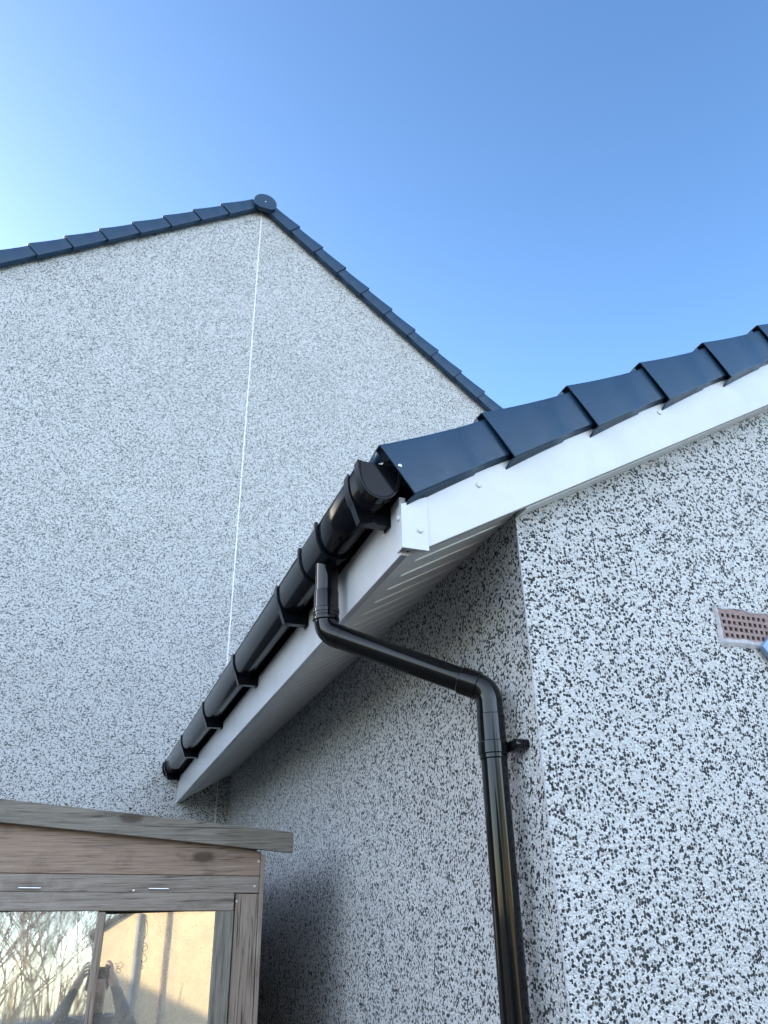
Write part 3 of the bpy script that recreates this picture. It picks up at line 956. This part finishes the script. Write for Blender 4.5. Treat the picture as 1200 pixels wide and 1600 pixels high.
for i, (x, y, h, lab) in enumerate(((-3.3, -11.5, 3.2, 'bare brown tree with tangled twigs mirrored in the left shed pane'),
                                    (-2.2, -14.0, 3.6, 'taller bare tree mirrored in the left shed pane beside the mullion'),
                                    (-4.4, -16.0, 4.0, 'farthest bare tree mirrored at the left edge of the shed glass'))):
    rnd = random.Random(20 + i)
    tr = thing('bare_tree', lab, 'tree', (x, y, GZ), 'bare trees behind the garden wall')
    bm = bmesh.new(); tube(bm, [(x, y, GZ), (x + .05, y, GZ + 0.5), (x, y + .05, GZ + 0.9)], [0.13, 0.11, 0.09], 12)
    finish('trunk', bm, 'bark', tr, smooth=True)
    bm = bmesh.new()
    for k in range(7):
        az = k * 0.9 + rnd.uniform(-.3, .3)
        branch(bm, Vector((x, y + .05, GZ + 0.8)), Vector((math.cos(az) * .8, math.sin(az) * .8, 1)).normalized(), h * rnd.uniform(.4, .55), 0.027, 4, rnd)
    finish('crown', bm, 'bark', tr, smooth=True)
rnd = random.Random(3)
bm = bmesh.new()
for k in range(110):
    x, y = rnd.uniform(-2.5, -1.5), rnd.uniform(-9.2, -7.6)
    h = rnd.uniform(1.4, 2.4)
    lean = rnd.uniform(-.25, .25)
    tube(bm, [(x, y, GZ), (x + lean * .4, y, GZ + h * .5), (x + lean, y + rnd.uniform(-.1, .1), GZ + h)], [0.012, 0.009, 0.003], 5, False)
tw = finish('shrub', bm, 'twig', None, smooth=True)
tw['label'] = 'tall straw coloured shrub stems mirrored in the left shed pane'
tw['category'] = 'shrub'

# ------------------------------------------------------------------ the photographer, mirrored in the shed glass
def skinned(name, verts, edges, radii, root, sub=2):
    me = bpy.data.meshes.new(name)
    me.from_pydata(verts, edges, [])
    o = bpy.data.objects.new(name, me)
    C.objects.link(o)
    sk = o.modifiers.new('skin', 'SKIN')
    sk.use_smooth_shade = True
    for i, r in enumerate(radii):
        d = me.skin_vertices[0].data[i]
        d.radius = r if isinstance(r, tuple) else (r, r)
        d.use_root = (i == root)
    ss = o.modifiers.new('sub', 'SUBSURF'); ss.levels = sub; ss.render_levels = sub
    dg = bpy.context.evaluated_depsgraph_get()
    dg.update()
    out = bpy.data.meshes.new_from_object(o.evaluated_get(dg))
    bpy.data.objects.remove(o)
    out.name = name
    return out
hx, hy = -1.06, -2.03
V, E, RD = [], [], []
def joint(p, r, prev=None):
    V.append((hx + p[0] * 1.03, hy + p[1], GZ + p[2] * 1.035)); RD.append(r)
    if prev is not None:
        E.append((prev, len(V) - 1))
    return len(V) - 1
pel = joint((0, 0, 0.92), (0.155, 0.11))
wst = joint((0, 0.0, 1.06), (0.14, 0.10), pel)
ch = joint((0, 0.0, 1.26), (0.19, 0.13), wst)
nk0 = joint((0, 0.0, 1.40), (0.085, 0.075), ch)
nk = joint((0, 0.015, 1.46), 0.056, nk0)
h1 = joint((0, 0.03, 1.54), (0.070, 0.082), nk)
h2 = joint((0, 0.03, 1.62), (0.074, 0.088), h1)
h3 = joint((0, 0.025, 1.665), (0.050, 0.060), h2)
nose_ = joint((0, 0.128, 1.565), 0.012, h1)
for sg in (-1, 1):
    hip = joint((sg * 0.095, 0, 0.86), 0.085, pel)
    kn_ = joint((sg * 0.11, 0.015, 0.48), 0.060, hip)
    an = joint((sg * 0.115, -0.01, 0.10), 0.042, kn_)
    he = joint((sg * 0.12, 0.03, 0.045), 0.042, an)
    toe = joint((sg * 0.135, 0.17, 0.035), 0.034, he)
    sh_ = joint((sg * 0.175, 0.0, 1.37), 0.082, ch)
    el_ = joint((sg * 0.29, 0.14, 1.20), 0.074, sh_)
    fa = joint((sg * 0.22, 0.23, 1.38), 0.058, el_)
    wr = joint((sg * 0.130, 0.285, 1.575), 0.031, fa)
    pm = joint((sg * 0.098, 0.300, 1.645), (0.036, 0.020), wr)
    for q, (dx, ln2) in enumerate(((0.010, 0.058), (0.0, 0.066), (-0.002, 0.062), (-0.002, 0.050))):
        z0 = 1.665 + 0.021 * (q - 0.6)
        k0 = joint((sg * 0.088, 0.294, z0), 0.0095, pm)
        k1 = joint((sg * (0.088 - ln2 * 0.35), 0.286, z0 + 0.016), 0.0085, k0)
        k2 = joint((sg * (0.088 - ln2 * 0.75), 0.286, z0 + 0.020), 0.0075, k1)
    t0 = joint((sg * 0.082, 0.275, 1.648), 0.011, pm)
    t1 = joint((sg * 0.058, 0.266, 1.672), 0.0095, t0)
    t2 = joint((sg * 0.034, 0.272, 1.690), 0.008, t1)
me = skinned('person', V, E, RD, pel)
for nm, cc in (('skin', (0.46, 0.29, 0.21)), ('jacket', (0.045, 0.055, 0.075)), ('trousers', (0.03, 0.032, 0.04)), ('boots', (0.02, 0.018, 0.016))):
    MAT[nm] = mat_simple(nm, cc, 0.7 if nm != 'skin' else 0.5, 18, 0.12)
    me.materials.append(MAT[nm])
for p in me.polygons:
    p.use_smooth = True
    c = p.center - Vector((hx, hy, GZ))
    c.z /= 1.035
    if c.z < 0.11: p.material_index = 3
    elif c.z < 0.93: p.material_index = 2
    elif (c.z > 1.585 and c.y > 0.22) or (c.z > 1.44 and abs(c.x) < 0.12 and c.y < 0.2): p.material_index = 0
    else: p.material_index = 1
po = bpy.data.objects.new('person', me)
C.objects.link(po)
po['label'] = 'photographer in a dark jacket with raised elbows, mirrored beside the shed mullion'
po['category'] = 'person'
bm = bmesh.new()
bmesh.ops.create_icosphere(bm, subdivisions=3, radius=1.0)
for v in list(bm.verts):
    v.co = Vector((v.co.x * 0.083, v.co.y * 0.100, v.co.z * 0.095)) + Vector((hx, hy + 0.018, GZ + 1.618 * 1.035))
dele = [v for v in bm.verts if (v.co.y - hy) > 0.085 and v.co.z < GZ + 1.713 or v.co.z < GZ + 1.615]
bmesh.ops.delete(bm, geom=dele, context='VERTS')
MAT['hair'] = mat_simple('hair', (0.035, 0.024, 0.016), 0.6, 60, 0.3)
ho = finish('hair', bm, 'hair', None, smooth=True, solid=0.012)
ho.parent = po
ph = boxo('phone', (hx - 0.078 + 0.02, hx + 0.078 + 0.02, hy + 0.296, hy + 0.304, GZ + 1.690, GZ + 1.764), 'black', None, bevel=0.003)
ph['label'] = 'black phone held sideways in both hands of the photographer'
ph['category'] = 'phone'

for o in list(bpy.data.objects):
    if '_w' in o:
        del o['_w']
